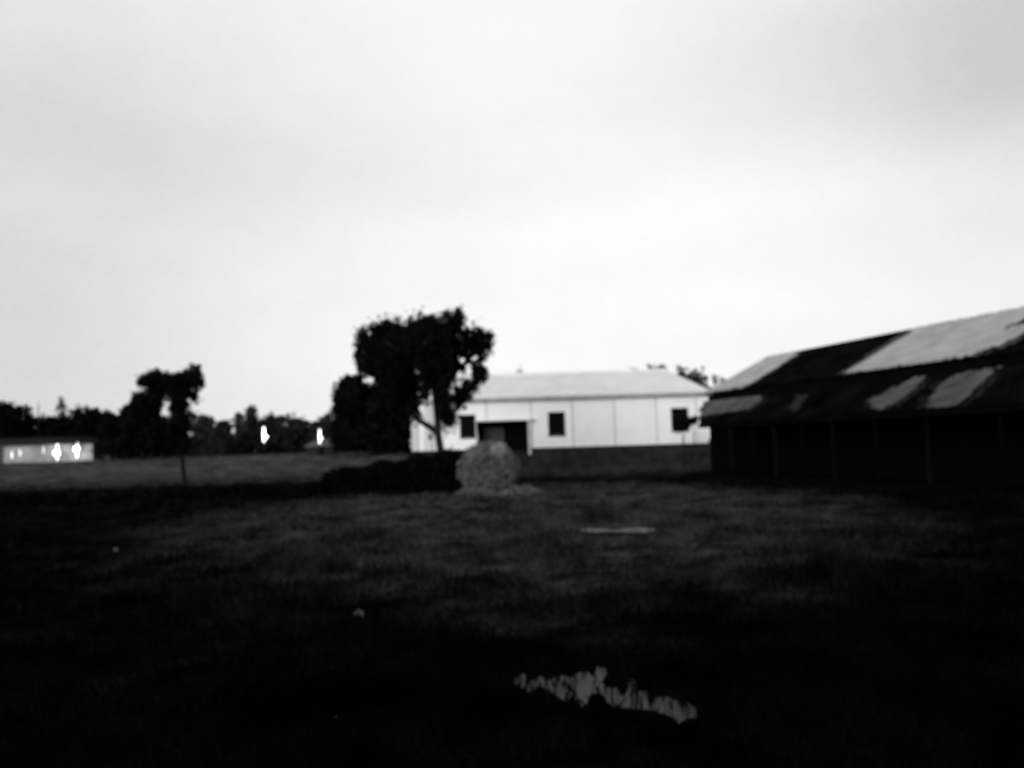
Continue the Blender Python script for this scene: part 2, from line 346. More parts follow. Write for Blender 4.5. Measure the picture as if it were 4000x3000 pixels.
# lone tree in the left field
lone = [(590, 1475, 30, 16), (560, 1490, 20, 18), (780, 1480, 12, 30), (650, 1490, 60, 26), (715, 1490, 50, 26), (700, 1540, 30, 40), (700, 1600, 26, 40), (700, 1650, 32, 40), (698, 1700, 38, 40), (575, 1482, 28, 18), (605, 1470, 26, 24), (560, 1500, 14, 12, .6), (640, 1495, 40, 32), (690, 1488, 40, 26), (735, 1478, 38, 30), (762, 1450, 17, 24), (770, 1500, 16, 34), (758, 1545, 16, 26, .8), (712, 1515, 38, 24),
        (615, 1540, 20, 40), (660, 1530, 16, 14, .6), (700, 1560, 28, 40), (695, 1610, 24, 45), (705, 1660, 30, 45), (700, 1710, 34, 40), (690, 1745, 36, 26), (730, 1620, 10, 40, .3), (650, 1540, 12, 20, .4), (715, 1755, 20, 18)]
tree('lone tree with flat spreading top and thin trunk in the left field', 40.0, lone, [(700, 1500, .05), (702, 1640, .07), (708, 1760, .10), (716, 1830, .11), (720, 1885, .12)], depth=0.9, per=950, leaf=0.08, clump=0.24,
     limbs=[[(700, 1600, .05, 0), (640, 1520, .04, .2), (580, 1475, .02, .3)], [(700, 1580, .05, 0), (740, 1510, .03, -.2), (765, 1460, .02, -.3)]])
# sapling by the hall's corner
tree('small twin stemmed sapling before the right hand window', 44.0, [(2655, 1665, 26, 20), (2680, 1652, 26, 20), (2702, 1642, 16, 14), (2712, 1636, 8, 8)],
     [(2664, 1670, .03), (2668, 1700, .035), (2672, 1760, .045)], depth=0.3, per=1600, leaf=0.06, clump=0.16,
     limbs=[[(2705, 1645, .02, 0), (2711, 1690, .025, 0), (2713, 1740, .03, 0), (2700, 1800, .04, 0)]], name='sapling')

# tree line behind the field, each tree its own
line = [  # label, D, blobs, trunk px
    ('round dark tree at the left edge of the tree line', 92, [(20, 1620, 60, 42), (70, 1625, 48, 40), (0, 1680, 60, 60), (80, 1680, 60, 50), (30, 1740, 70, 40)], (30, 1760)),
    ('low dark tree under the slim pale tree', 96, [(170, 1670, 60, 35), (235, 1672, 60, 36), (140, 1720, 60, 40), (220, 1722, 70, 40)], (200, 1760)),
    ('domed dark tree right of the slim pale tree', 94, [(345, 1625, 48, 36), (310, 1650, 40, 36), (385, 1650, 45, 40), (340, 1700, 70, 50), (340, 1755, 60, 30)], (345, 1770)),
    ('low dark tree between the dome and the lone tree', 90, [(430, 1650, 48, 36), (470, 1665, 50, 44), (440, 1710, 60, 50), (450, 1755, 60, 26)], (440, 1770)),
    ('tall ragged tree just left of the lone tree', 84, [(505, 1612, 24, 30, .6), (540, 1590, 30, 36), (565, 1575, 24, 34, .8), (590, 1590, 34, 44), (540, 1650, 60, 50), (590, 1690, 60, 60), (530, 1730, 60, 45), (550, 1545, 16, 22, .6), (578, 1556, 24, 24), (600, 1560, 30, 40), (545, 1600, 50, 40)], (560, 1775)),
    ('dark tree directly behind the lone trunk', 86, [(640, 1670, 50, 36), (660, 1720, 55, 45), (615, 1745, 50, 30), (740, 1600, 14, 50, .25)], (650, 1775)),
    ('rounded grey tree right of the lone tree', 112, [(800, 1648, 32, 28), (770, 1670, 30, 24, .7), (810, 1690, 50, 36), (780, 1730, 55, 36), (840, 1735, 40, 30)], (800, 1768)),
    ('short pointed tree in the grey stretch', 114, [(880, 1660, 22, 22, .8), (875, 1690, 34, 30), (890, 1730, 45, 34)], (880, 1766)),
    ('tufted tree left of the glowing lamp', 110, [(935, 1632, 20, 20, .6), (945, 1665, 34, 30), (982, 1612, 14, 24, .7), (985, 1650, 24, 34, .8), (955, 1715, 50, 40), (995, 1720, 40, 36)], (960, 1764)),
    ('wide low tree glowing behind the left lamp', 104, [(1045, 1645, 36, 22, .7), (1085, 1650, 40, 24), (1040, 1690, 50, 34), (1090, 1700, 50, 40), (1060, 1735, 60, 20)], (1070, 1762)),
    ('low dark tree between the two field lamps', 106, [(1150, 1662, 40, 24), (1180, 1675, 38, 24), (1150, 1705, 60, 34), (1200, 1715, 40, 30)], (1160, 1758)),
    ('dark tree with a pointed tip over the right lamp', 104, [(1250, 1662, 32, 22), (1273, 1640, 12, 20), (1275, 1668, 24, 26), (1260, 1700, 48, 34), (1310, 1700, 44, 30), (1300, 1672, 18, 14, .7)], (1270, 1756)),
]
for lab, D, bl, (tx, ty) in line:
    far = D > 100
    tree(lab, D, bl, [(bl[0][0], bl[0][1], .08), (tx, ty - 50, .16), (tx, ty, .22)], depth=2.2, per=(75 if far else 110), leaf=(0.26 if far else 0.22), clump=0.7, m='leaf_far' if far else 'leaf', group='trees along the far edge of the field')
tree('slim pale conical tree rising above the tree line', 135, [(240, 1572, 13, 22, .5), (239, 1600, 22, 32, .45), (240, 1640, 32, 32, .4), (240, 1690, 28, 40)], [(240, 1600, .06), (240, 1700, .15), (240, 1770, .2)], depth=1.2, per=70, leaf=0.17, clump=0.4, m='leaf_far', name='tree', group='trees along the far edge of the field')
# trees behind the hall
back = [('faint treetop just left of the roof ridge end', 88, [(2480, 1450, 16, 12, .35), (2480, 1480, 26, 26, .6)], 2480),
        ('pair of tufted treetops above the roof ridge end', 86, [(2543, 1440, 13, 16, .5), (2583, 1440, 17, 18, .6), (2562, 1460, 26, 14, .6), (2562, 1500, 30, 30)], 2562),
        ('ragged grey tree above the sloping hip', 84, [(2660, 1455, 22, 26, .5), (2665, 1480, 16, 22, .6), (2670, 1520, 28, 30)], 2664),
        ('bushy grey tree behind the roof corner', 82, [(2725, 1465, 32, 20, .6), (2705, 1480, 26, 18, .7), (2740, 1490, 26, 22, .7), (2730, 1530, 40, 30)], 2730),
        ('thin treetop between hall and shed', 86, [(2800, 1485, 20, 18, .4), (2795, 1520, 24, 28, .5), (2830, 1500, 18, 26, .35)], 2800),
        ('tiny twig tip above the long pale roof', 86, [(2033, 1448, 7, 8, .3), (2033, 1480, 20, 22, .5)], 2033)]
for lab, D, bl, tx in back:
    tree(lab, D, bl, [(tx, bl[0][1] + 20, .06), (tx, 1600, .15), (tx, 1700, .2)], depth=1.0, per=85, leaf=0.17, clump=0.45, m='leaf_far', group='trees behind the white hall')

# ------------------------------------------------------------------ hedges and bush
def hedge(name, label, top, D, h_y, dpt, per, cat='hedge', m='hedge', leaf=0.07, group=None):
    """a leafy mass along traced points on its top line, standing on the ground"""
    Cs = []
    for (x0, y0), (x1, y1) in zip(top[:-1], top[1:]):
        a, b = P(x0, y0, D), P(x1, y1, D); ln = (b - a).length; n = int(ln * per)
        s = rng.uniform(size=n)[:, None]; p = np.array(a) * (1 - s) + np.array(b) * s
        p[:, 1] += rng.uniform(-dpt, dpt, n); g0 = gz(p[:, 0], p[:, 1])
        f = rng.uniform(0, 1, n) ** 0.8; edge = np.sqrt(np.clip(1 - ((p[:, 1] - D) / dpt) ** 2, 0.1, 1))
        p[:, 2] = g0 + (p[:, 2] - g0) * f * (0.55 + 0.45 * edge) * (1 + 0.07 * np.sin(p[:, 0] * 5) + 0.05 * rng.normal(size=n))
        Cs.append(p)
    C = np.concatenate(Cs); V, F = tris(C, leaf * rng.uniform(.6, 1.3, len(C)), 0)
    o = raw(name, V, F, M[m]); return tag(o, label, cat, group)
hedge('hedge', 'waist high dark hedge beneath the large tree', [(1266, 1850), (1276, 1842), (1340, 1832), (1420, 1820), (1500, 1804), (1580, 1792), (1650, 1780), (1720, 1766), (1780, 1764), (1815, 1770), (1825, 1790)], 27.6, 0, 0.8, 3000)
hedge('hedge', 'low dark hedge running across the left field', [(-40, 1924), (60, 1926), (160, 1918), (300, 1914), (420, 1912), (560, 1904), (700, 1898), (830, 1898), (950, 1892), (1060, 1890), (1180, 1884), (1262, 1882)], 28.5, 0, 1.4, 1100)
# pale rounded bush
def bush():
    D = 26.4; c0 = P(1908, 1815, D); base = float(gz(c0.x, D)); n = 42000
    u = rng.normal(size=(n, 3)); u /= np.linalg.norm(u, axis=1)[:, None]
    lump = 1.0 + 0.035 * np.sin(7 * u[:, 0] + 2) * np.sin(6 * u[:, 2] + 1) + 0.06 * rng.normal(size=n)
    r = rng.uniform(0.3, 1, n) ** 0.4 * lump
    C = np.array([c0.x, D, base + 0.80]) + u * r[:, None] * np.array([0.96, 0.92, 0.90]); C = C[C[:, 2] > base]
    C = C[(np.sin(C[:, 0] * 9 + C[:, 1] * 7) * np.sin(C[:, 2] * 10 + 2) + rng.normal(size=len(C)) * .5) < 0.8]; n = len(C)
    k = 4500; a = rng.uniform(0, 2 * np.pi, k); rr = rng.uniform(0.7, 1, k)
    hh = rng.uniform(0, 1, k) ** 2; S = np.stack([c0.x + 0.3 + np.cos(a) * rr * (1.6 - .5 * hh), D - 0.2 + np.sin(a) * rr * 0.9, base + .2 * hh * (1 + .5 * np.sin(a * 5))], 1)
    V, F = tris(np.concatenate([C, S]), 0.045 * rng.uniform(.6, 1.4, n + k), 0)
    t = thing('bush', 'pale rounded bush standing alone before the hall doorway', 'bush', (c0.x, D, base))
    raw('foliage', V, F, M['leaf_pale'], t)
    b = MB()
    for i in range(6):
        q = i * 1.05; b.tube([(c0.x + .05 * math.cos(q), D + .05 * math.sin(q), base - .05), (c0.x + .3 * math.cos(q), D + .3 * math.sin(q), base + .7), (c0.x + .5 * math.cos(q), D + .5 * math.sin(q), base + 1.2)], [.03, .02, .01], 5)
    b.build('stem', M['bark'], t)
    q = P(1945, 1758, D - .8); C = np.array(q) + rng.normal(size=(500, 3)) * np.array([.11, .08, .10]); V, F = tris(C, .035, 0)
    tag(raw('blossom', V, F, mat('pale_blossom', .36, 1, 0), t), 'paler tuft near the top')
bush()
# scrub filling the foot of the tree line
C = []
for x0, y0, x1, y1, D in ((-80, 1700, 300, 1700, 99), (300, 1700, 620, 1690, 97), (620, 1690, 900, 1690, 100), (900, 1690, 1340, 1695, 116)):
    a, b = P(x0, y0, D), P(x1, y1, D); n = 9000; q = rng.uniform(size=n)[:, None]; p = np.array(a) * (1 - q) + np.array(b) * q; p[:, 1] += rng.uniform(-2, 2, n)
    g0 = gz(p[:, 0], p[:, 1]); p[:, 2] = g0 + (p[:, 2] - g0) * rng.uniform(0, 1, n) * (.8 + .25 * np.sin(p[:, 0] * 1.1) + .12 * np.sin(p[:, 0] * 3.1)); C.append(p)
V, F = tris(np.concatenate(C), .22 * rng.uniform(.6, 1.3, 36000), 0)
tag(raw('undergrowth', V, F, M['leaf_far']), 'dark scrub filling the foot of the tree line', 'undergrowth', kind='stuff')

# ------------------------------------------------------------------ the white hall
HD = 50.0
def hx(px, py=1650): return P(px, py, HD).x
def hz(py, px=2100): return P(px, py, HD).z
xl, xr = hx(1608, 1700), hx(2764, 1640)
zg = -0.1; zp = hz(1749, 2100); ze = hz(1563, 2100)
hall = thing('hall', 'long white hall with pale hipped roof and dark plinth', 'building', ((xl + xr) / 2, HD, 0.0))
porch_l, porch_r, porch_t = hx(1862, 1700), hx(2064, 1700), hz(1645, 1960)
wins = [(hx(1796, 1665), hx(1858, 1665), hz(1711, 1830), hz(1620, 1830)), (hx(2141, 1655), hx(2208, 1655), hz(1702, 2175), hz(1609, 2175)), (hx(2622, 1640), hx(2690, 1640), hz(1684, 2655), hz(1593, 2655))]
ribx = hx(1722, 1700)
def wall_with_holes(x0, x1, z0, z1, holes, y0, y1, m, nm):
    xs = sorted(set([x0, x1] + [h[0] for h in holes] + [h[1] for h in holes])); b = MB()
    for a, c in zip(xs[:-1], xs[1:]):
        hs = sorted([h for h in holes if h[0] <= a + 1e-6 and h[1] >= c - 1e-6], key=lambda h: h[2]); z = z0
        for h in hs:
            if h[2] > z + 1e-6: b.box((a, y0, z), (c, y1, h[2]))
            z = h[3]
        if z < z1: b.box((a, y0, z), (c, y1, z1))
    return b.build(nm, m, hall)
holes = wins + [(porch_l, porch_r, zp, porch_t)]
wall_with_holes(ribx, xr, zp, ze, holes, HD, HD + .2, M['wall'], 'wall')
# ribbed sheet cladding at the left end
n = 60; b = MB(); xs = np.linspace(xl, ribx - .003, n + 1)
Vr = []; 
for i, x in enumerate(xs):
    y = HD - 0.02 - 0.02 * (i % 2) - (0.04 if i % 11 in (0, 1) else 0)
    Vr += [(x, y, zp), (x, y, ze)]
for x in (xs[-1], xs[0]): Vr += [(x, HD + .2, zp), (x, HD + .2, ze)]
k = len(Vr) // 2
raw('ribbed_cladding', Vr, [(2 * i, 2 * ((i + 1) % k), 2 * ((i + 1) % k) + 1, 2 * i + 1) for i in range(k)], M['ribwall'], hall)
yb = HD + 7.0
MB().box((xl, HD + .2, zp), (xl + .2, yb, ze)).box((xr - .2, HD + .2, zp), (xr, yb, ze)).box((xl, yb, zp), (xr, yb + .2, ze)).build('side_wall', M['wall'], hall)
# plinth with the porch opening cut through it
MB().box((xl - .08, HD - .1, zg), (porch_l + 1.6, HD + .2, zp - .002)).box((porch_r, HD - .1, zg), (xr + .08, HD + .2, zp - .002)).box((xl, HD + .2, zg), (xl + .3, yb, zp - .003)).box((xr - .3, HD + .2, zg), (xr, yb, zp - .003)).build('plinth', M['plinth'], hall)
# porch recess and doors
pd = 1.8
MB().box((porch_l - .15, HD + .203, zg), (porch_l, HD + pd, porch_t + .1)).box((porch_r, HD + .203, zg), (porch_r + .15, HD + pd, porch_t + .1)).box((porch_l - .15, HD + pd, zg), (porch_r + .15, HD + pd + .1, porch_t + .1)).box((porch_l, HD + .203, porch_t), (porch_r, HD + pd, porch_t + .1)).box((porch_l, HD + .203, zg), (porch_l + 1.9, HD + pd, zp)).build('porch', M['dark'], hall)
dr = MB().box((hx(1885), HD + pd - .07, zp), (hx(1966), HD + pd - .003, porch_t - .35)).build('door', M['door'], hall)
MB().box((hx(1958), HD + pd - .11, zp + .95), (hx(1960), HD + pd - .073, zp + 1.1)).build('handle', M['metal'], dr)
MB().box((porch_r - .02, HD - .32, zp - .4), (porch_r + .14, HD - .003, porch_t)).build('porch_jamb', M['seam'], hall)
MB().box((porch_l - .06, HD - .05, zp), (porch_l + .06, HD - .003, porch_t - .75)).build('porch_jamb', M['seam'], hall)
MB().box((porch_l - .1, HD - .36, porch_t), (porch_r + .5, HD - .003, porch_t + .06)).build('porch_canopy', M['seam'], hall)
b = MB()
for i in range(5): b.box((porch_l + 1.9, HD - .1 + i * .3, zg), (porch_r, HD + .2 + i * .3 - .001, zg + .25 * (i + 1)))
b.build('steps', M['plinth'], hall)
for (a, c, z0, z1) in wins:
    f = MB().box((a - .04, HD - .03, z0 - .05), (c + .04, HD - .003, z0)).box((a, HD + .04, z0), (a + .06, HD + .14, z1)).box((c - .06, HD + .04, z0), (c, HD + .14, z1)).box((a + .06, HD + .04, z1 - .06), (c - .06, HD + .14, z1)).box((a + .06, HD + .04, z0), (c - .06, HD + .14, z0 + .12)).build('window', M['frame'], hall)
    MB().box((a + .06, HD + .1, z0 + .12), (c - .06, HD + .11, z1 - .06)).build('pane', M['glass'], f)
for px in (1900, 2236, 2400, 2563, 2720, 2070):
    x = hx(px, 1620); z0 = porch_t + .06 if px in (1900,) else zp
    if px == 2070: x = porch_r + .2; z0 = porch_t + .07
    MB().box((x - .04, HD - .045, z0), (x + .04, HD - .003, ze - .01)).build('cover_strip', M['seam'], hall)
ov = .42
MB().box((xl - .2, HD - ov, ze), (xr + .2, HD - ov + .05, ze + .17)).box((xr + .15, HD - ov + .05, ze), (xr + .2, yb + ov, ze + .17)).box((xl - .2, HD - ov + .05, ze), (xl - .15, yb + ov, ze + .17)).build('fascia', M['fascia'], hall)
MB().box((xl - .15, HD - ov + .05, ze + .01), (xr + .15, yb + ov, ze + .05)).build('soffit', M['seam'], hall)
# corrugated hipped roof
yr = HD + 3.5; zr = P(2300, 1455, yr).z; zb = ze + .172; rl, rr = xl + 2.3, P(2603, 1455, yr).x
e = dict(x0=xl - .28, x1=xr + .28, y0=HD - ov - .08, y1=yb + ov + .08)
def roof_plane(A, B, C, D_, amp, pitch, nm, m, parent, up=None):
    """quad A-B along the eave, D_-C along the ridge, with ribs running up the slope"""
    A, B, C, D_ = map(Vector, (A, B, C, D_)); n = max(int((B - A).length / pitch), 4); nr = (B - A).cross(D_ - A).normalized()
    if nr.z < 0: nr = -nr
    V = []; F = []; k = 3
    for i in range(n + 1):
        s = i / n
        for j in range(k + 1):
            q = j / k; p = A.lerp(B, s).lerp(D_.lerp(C, s), q) + nr * (amp * (i % 2)); V.append(p)
    for i in range(n):
        for j in range(k): a = i * (k + 1) + j; F.append((a, a + k + 1, a + k + 2, a + 1))
    return V, F
rf = MB()
for q in (((e['x0'], e['y0'], zb), (e['x1'], e['y0'], zb), (rr, yr, zr), (rl, yr, zr)), ((e['x1'], e['y1'], zb), (e['x0'], e['y1'], zb), (rl, yr, zr), (rr, yr, zr)),
          ((e['x1'], e['y0'], zb), (e['x1'], e['y1'], zb), (rr, yr + .01, zr), (rr, yr, zr)), ((e['x0'], e['y1'], zb), (e['x0'], e['y0'], zb), (rl, yr, zr), (rl, yr + .01, zr))):
    V, F = roof_plane(*q, .025, .12, '', None, None); n0 = len(rf.V); rf.V += V; rf.F += [tuple(n0 + i for i in f) for f in F]
rfo = rf.build('roof', M['hroof'], hall)
MB().tube([(rl, yr, zr + .02), (rr, yr, zr + .02)], [.09, .09]).build('ridge_cap', M['hroof'], rfo)

# ------------------------------------------------------------------ the long shed on the right
WV = Vector((-0.28, 0.96, 0)); NV = Vector((0.96, 0.28, 0))
def sp(p, t, h): return NV * p + WV * t + Vector((0, 0, EYE + h))
T0, T1 = 1.0, 34.2
RP, RH, UP, UH, LP_, LH, EP, EH = 23.4, 4.0, 19.6, 2.15, 19.35, 1.73, 17.3, 0.62
shed = thing('shed', 'long dark shed with patchy two tier tin roof', 'shed', sp(20, 18, -EYE))
def roofpart(nm, p0, h0, p1, h1, par, m='rust', t0=None, t1=None):
    V, F = roof_plane(sp(p0, t0 or T1, h0), sp(p0, T0, h0), sp(p1, T0, h1), sp(p1, t1 or T1, h1), .03, .14, nm, None, None)
    n0 = len(V); dn = Vector((0, 0, -.06)); V2 = [v + dn for v in V]; F2 = [tuple(reversed([i + n0 for i in f])) for f in F]
    return raw(nm, [tuple(v) for v in V + V2], F + F2, M[m], par)
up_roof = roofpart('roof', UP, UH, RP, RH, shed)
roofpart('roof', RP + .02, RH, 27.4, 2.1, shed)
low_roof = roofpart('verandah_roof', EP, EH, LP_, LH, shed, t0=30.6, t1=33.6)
def on_plane(px, py, a, b):
    """point of the traced outline on the roof plane between eave a=(p,h) and top b=(p,h), kept inside it"""
    A = sp(a[0], 0, a[1]); Bv = sp(b[0], 0, b[1]) - A; nrm = WV.cross(Bv).normalized(); d = ray(px, py); o = Vector((0, 0, EYE))
    k = (A - o).dot(nrm) / d.dot(nrm); q = o + d * k - A; t = min(max(q.dot(WV), T0 + .1), T1 - .02); s = min(max(q.dot(Bv) / Bv.dot(Bv), 0.01), 0.985)
    return t, s
def patch(poly, a, b, m, parent, lift=.045, grow=1.0):
    """loose pale sheets nailed over the rusted roof: one clipped piece, ribs running up the slope, slightly proud"""
    ts = [on_plane(x, y, a, b) for x, y in poly]; lim = (lambda s: 30.6 + 3.0 * s - .03) if a[0] < 18 else (lambda s: T1)
    ts = [(min(t, lim(s)), s) for t, s in ts]; tmin, tmax = min(t for t, s in ts), max(t for t, s in ts); A = sp(a[0], 0, a[1]); Bv = sp(b[0], 0, b[1]) - A
    nr = WV.cross(Bv).normalized(); nr = nr if nr.z > 0 else -nr
    ct, cs_ = sum(t for t, _ in ts) / len(ts), sum(q for _, q in ts) / len(ts)
    if grow != 1: ts = [(min(ct + (t - ct) * grow + (.25 if t > ct else -.25), lim(q)), min(max(cs_ + (q - cs_) * grow, .005), .99)) for t, q in ts]; tmin, tmax = min(t for t, q in ts), max(t for t, q in ts)
    n = max(int((tmax - tmin) / .14), 6); V = []; F = []
    def cut(t):
        o = []
        for (t0, s0), (t1, s1) in zip(ts, ts[1:] + ts[:1]):
            if (t0 - t) * (t1 - t) < 0: o.append(s0 + (s1 - s0) * (t - t0) / (t1 - t0))
        return sorted(o)
    for i in range(n):
        ta, tb = tmin + (tmax - tmin) * i / n, tmin + (tmax - tmin) * (i + 1) / n; c = cut((ta + tb) / 2)
        for s0, s1 in zip(c[::2], c[1::2]):
            s0 += random.gauss(0, .026 * grow ** 6); s1 += random.gauss(0, .026 * grow ** 6); s0 = max(s0, .01); s1 = min(s1, .985); n0 = len(V); h0 = lift + .03 * (i % 2); h1 = lift + .03 * ((i + 1) % 2)
            for t, h in ((ta, h0), (tb, h1)):
                for s in (s0, s1):
                    V.append(A + WV * t + Bv * s + nr * h)
            for t, h in ((ta, lift - .012), (tb, lift - .012)):
                for s in (s0, s1): V.append(A + WV * t + Bv * s + nr * h)
            F += [tuple(n0 + j for j in f) for f in ((0, 2, 3, 1), (4, 5, 7, 6), (0, 1, 5, 4), (2, 6, 7, 3), (0, 4, 6, 2), (1, 3, 7, 5))]
    return raw('half_rusted_sheet' if grow != 1 else 'pale_sheet', [tuple(v) for v in V], F, m, parent)
UPL = ((UP, UH), (RP, RH)); LOW = ((EP, EH), (LP_, LH))
patch([(3305, 1462), (3420, 1388), (3560, 1303), (3620, 1262), (4040, 1180), (4040, 1225), (3975, 1262), (3925, 1284), (3970, 1284), (4040, 1262), (4040, 1285), (3985, 1312), (3920, 1345), (3850, 1373), (3750, 1397), (3640, 1421), (3500, 1440)], *UPL, M['tin'], up_roof)
patch([(3305, 1462), (3420, 1388), (3560, 1303), (3620, 1262), (4040, 1180), (4040, 1225), (3975, 1262), (3925, 1284), (3970, 1284), (4040, 1262), (4040, 1285), (3985, 1312), (3920, 1345), (3850, 1373), (3750, 1397), (3640, 1421), (3500, 1440)], *UPL, M['half'], up_roof, .012, 1.07)
patch([(2715, 1556), (2790, 1549), (2850, 1536), (2920, 1508), (3020, 1447), (3110, 1388), (3125, 1366), (2985, 1385)], *UPL, M['tin'], up_roof)
patch([(2715, 1556), (2790, 1549), (2850, 1536), (2920, 1508), (3020, 1447), (3110, 1388), (3125, 1366), (2985, 1385)], *UPL, M['half'], up_roof, .012, 1.07)
patch([(2690, 1566), (2760, 1556), (2860, 1546), (2992, 1534), (2968, 1570), (2920, 1600), (2840, 1612), (2760, 1626), (2690, 1640)], *LOW, M['tin2'], low_roof)
patch([(2690, 1566), (2760, 1556), (2860, 1546), (2992, 1534), (2968, 1570), (2920, 1600), (2840, 1612), (2760, 1626), (2690, 1640)], *LOW, M['half2'], low_roof, .012, 1.10)
patch([(3393, 1567), (3452, 1544), (3530, 1505), (3605, 1461), (3625, 1470), (3570, 1526), (3510, 1568), (3446, 1602), (3423, 1600)], *LOW, M['tin2'], low_roof)
patch([(3393, 1567), (3452, 1544), (3530, 1505), (3605, 1461), (3625, 1470), (3570, 1526), (3510, 1568), (3446, 1602), (3423, 1600)], *LOW, M['half2'], low_roof, .012, 1.10)
patch([(3622, 1597), (3652, 1538), (3690, 1497), (3734, 1473), (3822, 1435), (3866, 1444), (3863, 1473), (3799, 1538), (3722, 1597), (3640, 1608)], *LOW, M['tin2'], low_roof)
patch([(3622, 1597), (3652, 1538), (3690, 1497), (3734, 1473), (3822, 1435), (3866, 1444), (3863, 1473), (3799, 1538), (3722, 1597), (3640, 1608)], *LOW, M['half2'], low_roof, .012, 1.10)
patch([(3858, 1432), (3893, 1413), (3922, 1426), (3913, 1441)], *LOW, M['tin2'], low_roof)
patch([(3090, 1598), (3115, 1548), (3150, 1553), (3125, 1585), (3108, 1612)], *LOW, mat('faded_sheet', .03, 1, 0, .3, 2), low_roof)
fr = dict(u=tuple(NV), v=tuple(WV))
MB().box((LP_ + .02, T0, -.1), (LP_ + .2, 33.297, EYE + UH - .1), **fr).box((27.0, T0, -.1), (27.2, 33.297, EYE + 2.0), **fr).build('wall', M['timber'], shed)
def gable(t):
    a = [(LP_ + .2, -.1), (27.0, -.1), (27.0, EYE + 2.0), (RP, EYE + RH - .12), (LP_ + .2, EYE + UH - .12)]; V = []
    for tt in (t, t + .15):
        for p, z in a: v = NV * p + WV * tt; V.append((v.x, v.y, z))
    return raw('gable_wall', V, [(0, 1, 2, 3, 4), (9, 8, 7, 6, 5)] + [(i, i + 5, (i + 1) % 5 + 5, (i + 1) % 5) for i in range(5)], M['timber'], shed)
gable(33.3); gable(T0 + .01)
MB().box((EP - .02, T0, EYE + EH - .16), (EP + .03, 30.6, EYE + EH - .04), **fr).build('eave_board', M['timber'], shed)
for px in (2845, 2930, 3015, 3125, 3243, 3410, 3610, 3900):
    u_ = (px - 2000) / FPX; p = EP + .12; t = (NV.x * p - u_ * NV.y * p) / (0.28 + 0.96 * u_); q = sp(p, t, 0); wd = .03
    MB().box((p - wd, t - wd, float(gz(q.x, q.y)) - .1), (p + wd, t + wd, EYE + EH - .17), **fr).build('verandah_post', M['post' if px in (2845, 3015, 3243, 3610) else 'timber'], shed)
MB().box((EP - .15, T0, -.1), (LP_, 31.6, .14), **fr).build('verandah_floor', M['timber'], shed)
for px0, px1 in ((2960, 2990), (3330, 3380), (3520, 3560)):
    def tt(px): u_ = (px - 2000) / FPX; return (NV.x * LP_ - u_ * NV.y * LP_) / (0.28 + 0.96 * u_)
    d_ = MB().box((LP_ - .04, tt(px1), .14), (LP_ + .015, tt(px0), 2.2), **fr).build('door', mat('plank_door', .003, 1, 0), shed)

# ------------------------------------------------------------------ lit building at the far left
BD = 88.0
def bx(px): return P(px, 1770, BD).x
def bz(py, px): return P(px, py, BD).z
x0, x1 = bx(-60), bx(362); g0 = float(gz(bx(150), BD)); zt = bz(1738, 150)
lb = thing('low_building', 'low lamp lit building with rounded roof at the far left', 'building', ((x0 + x1) / 2, BD, g0))
MB().box((x0, BD, g0 - .3), (x1, BD + .2, zt)).box((x1 - .2, BD + .2, g0 - .3), (x1, BD + 5, zt)).box((x0, BD + 5, g0 - .3), (x1, BD + 5.2, zt)).build('wall', M['lwall'], lb)
V = []; n = 14
for x in (x0 - .2, x1 + .35):
    for i in range(n + 1):
        q = math.pi * i / n; V.append((x, BD + 2.6 - math.cos(q) * 3.2, zt + .01 + math.sin(q) * .9))
raw('roof', V, [(i, i + 1, i + 2 + n, i + 1 + n) for i in range(n)] + [tuple(range(n, -1, -1)), tuple(range(n + 1, 2 * n + 2))], M['hutwall'], lb, True)
for a, c in ((-30, 14),):
    f = MB().box((bx(a), BD - .04, g0), (bx(c), BD - .003, zt - .12)).build('door', M['door'], lb)
    MB().box((bx(c) - .12, BD - .09, g0 + .9), (bx(c) - .06, BD - .045, g0 + 1.05)).build('handle', M['metal'], f)
def lamp(label, px, py, D, hgt, wdt, power, m='lamp', globe=None, group='lit lamps'):
    c = P(px, py, D); t = thing('lamp', label, 'lamp', (c.x, c.y, c.z), group)
    def cyl(nm, r, z0, z1, mm, dx=0, dy=0): return MB().tube([(c.x + dx, c.y + dy, c.z + z0), (c.x + dx, c.y + dy, c.z + z0 + (z1 - z0) * .08), (c.x + dx, c.y + dy, c.z + z1 - (z1 - z0) * .08), (c.x + dx, c.y + dy, c.z + z1)], [r * .55, r, r, r * .55], 10).build(nm, mm, t, True)
    cyl('tube', wdt / 2, -hgt / 2, hgt / 2, M[m]); cyl('cap', wdt * .4, hgt / 2, hgt / 2 + .05, M['metal']); cyl('cap', wdt * .4, -hgt / 2 - .05, -hgt / 2, M['metal'])
    if globe:
        s = MB(); k = 8
        s.tube([(c.x + globe[0], c.y - .05, c.z + globe[1] + globe[2] * math.cos(math.pi * (i + .02) / (k + .04))) for i in range(k + 1)], [max(globe[2] * math.sin(math.pi * i / k), .01) for i in range(k + 1)], 12).build('globe', M[m], t, True)
    if power:
        ld = bpy.data.lights.new('lamp_light', 'POINT'); ld.energy = power; ld.shadow_soft_size = .15; lo = bpy.data.objects.new('lamp_light', ld); COL.objects.link(lo)
        lo.parent = t; lo.location = (0, -.45, 0)
    return t
lamp('brightest round lamp left of centre on the low lit building', 224, 1765, BD - .5, 1.9, .16, 100, globe=(-.05, -.15, .36))
lamp('bright round lamp near the right end of the low lit building', 302, 1758, BD - .5, 1.8, .13, 90, globe=(-.04, .12, .32))
lamp('small lamp by the leftmost door of the low lit building', 46, 1778, BD - .5, .7, .08, 22, 'lamp_dim')
lamp('small lamp second from the left on the low lit building', 78, 1768, BD - .5, .75, .06, 12, 'lamp_dim')
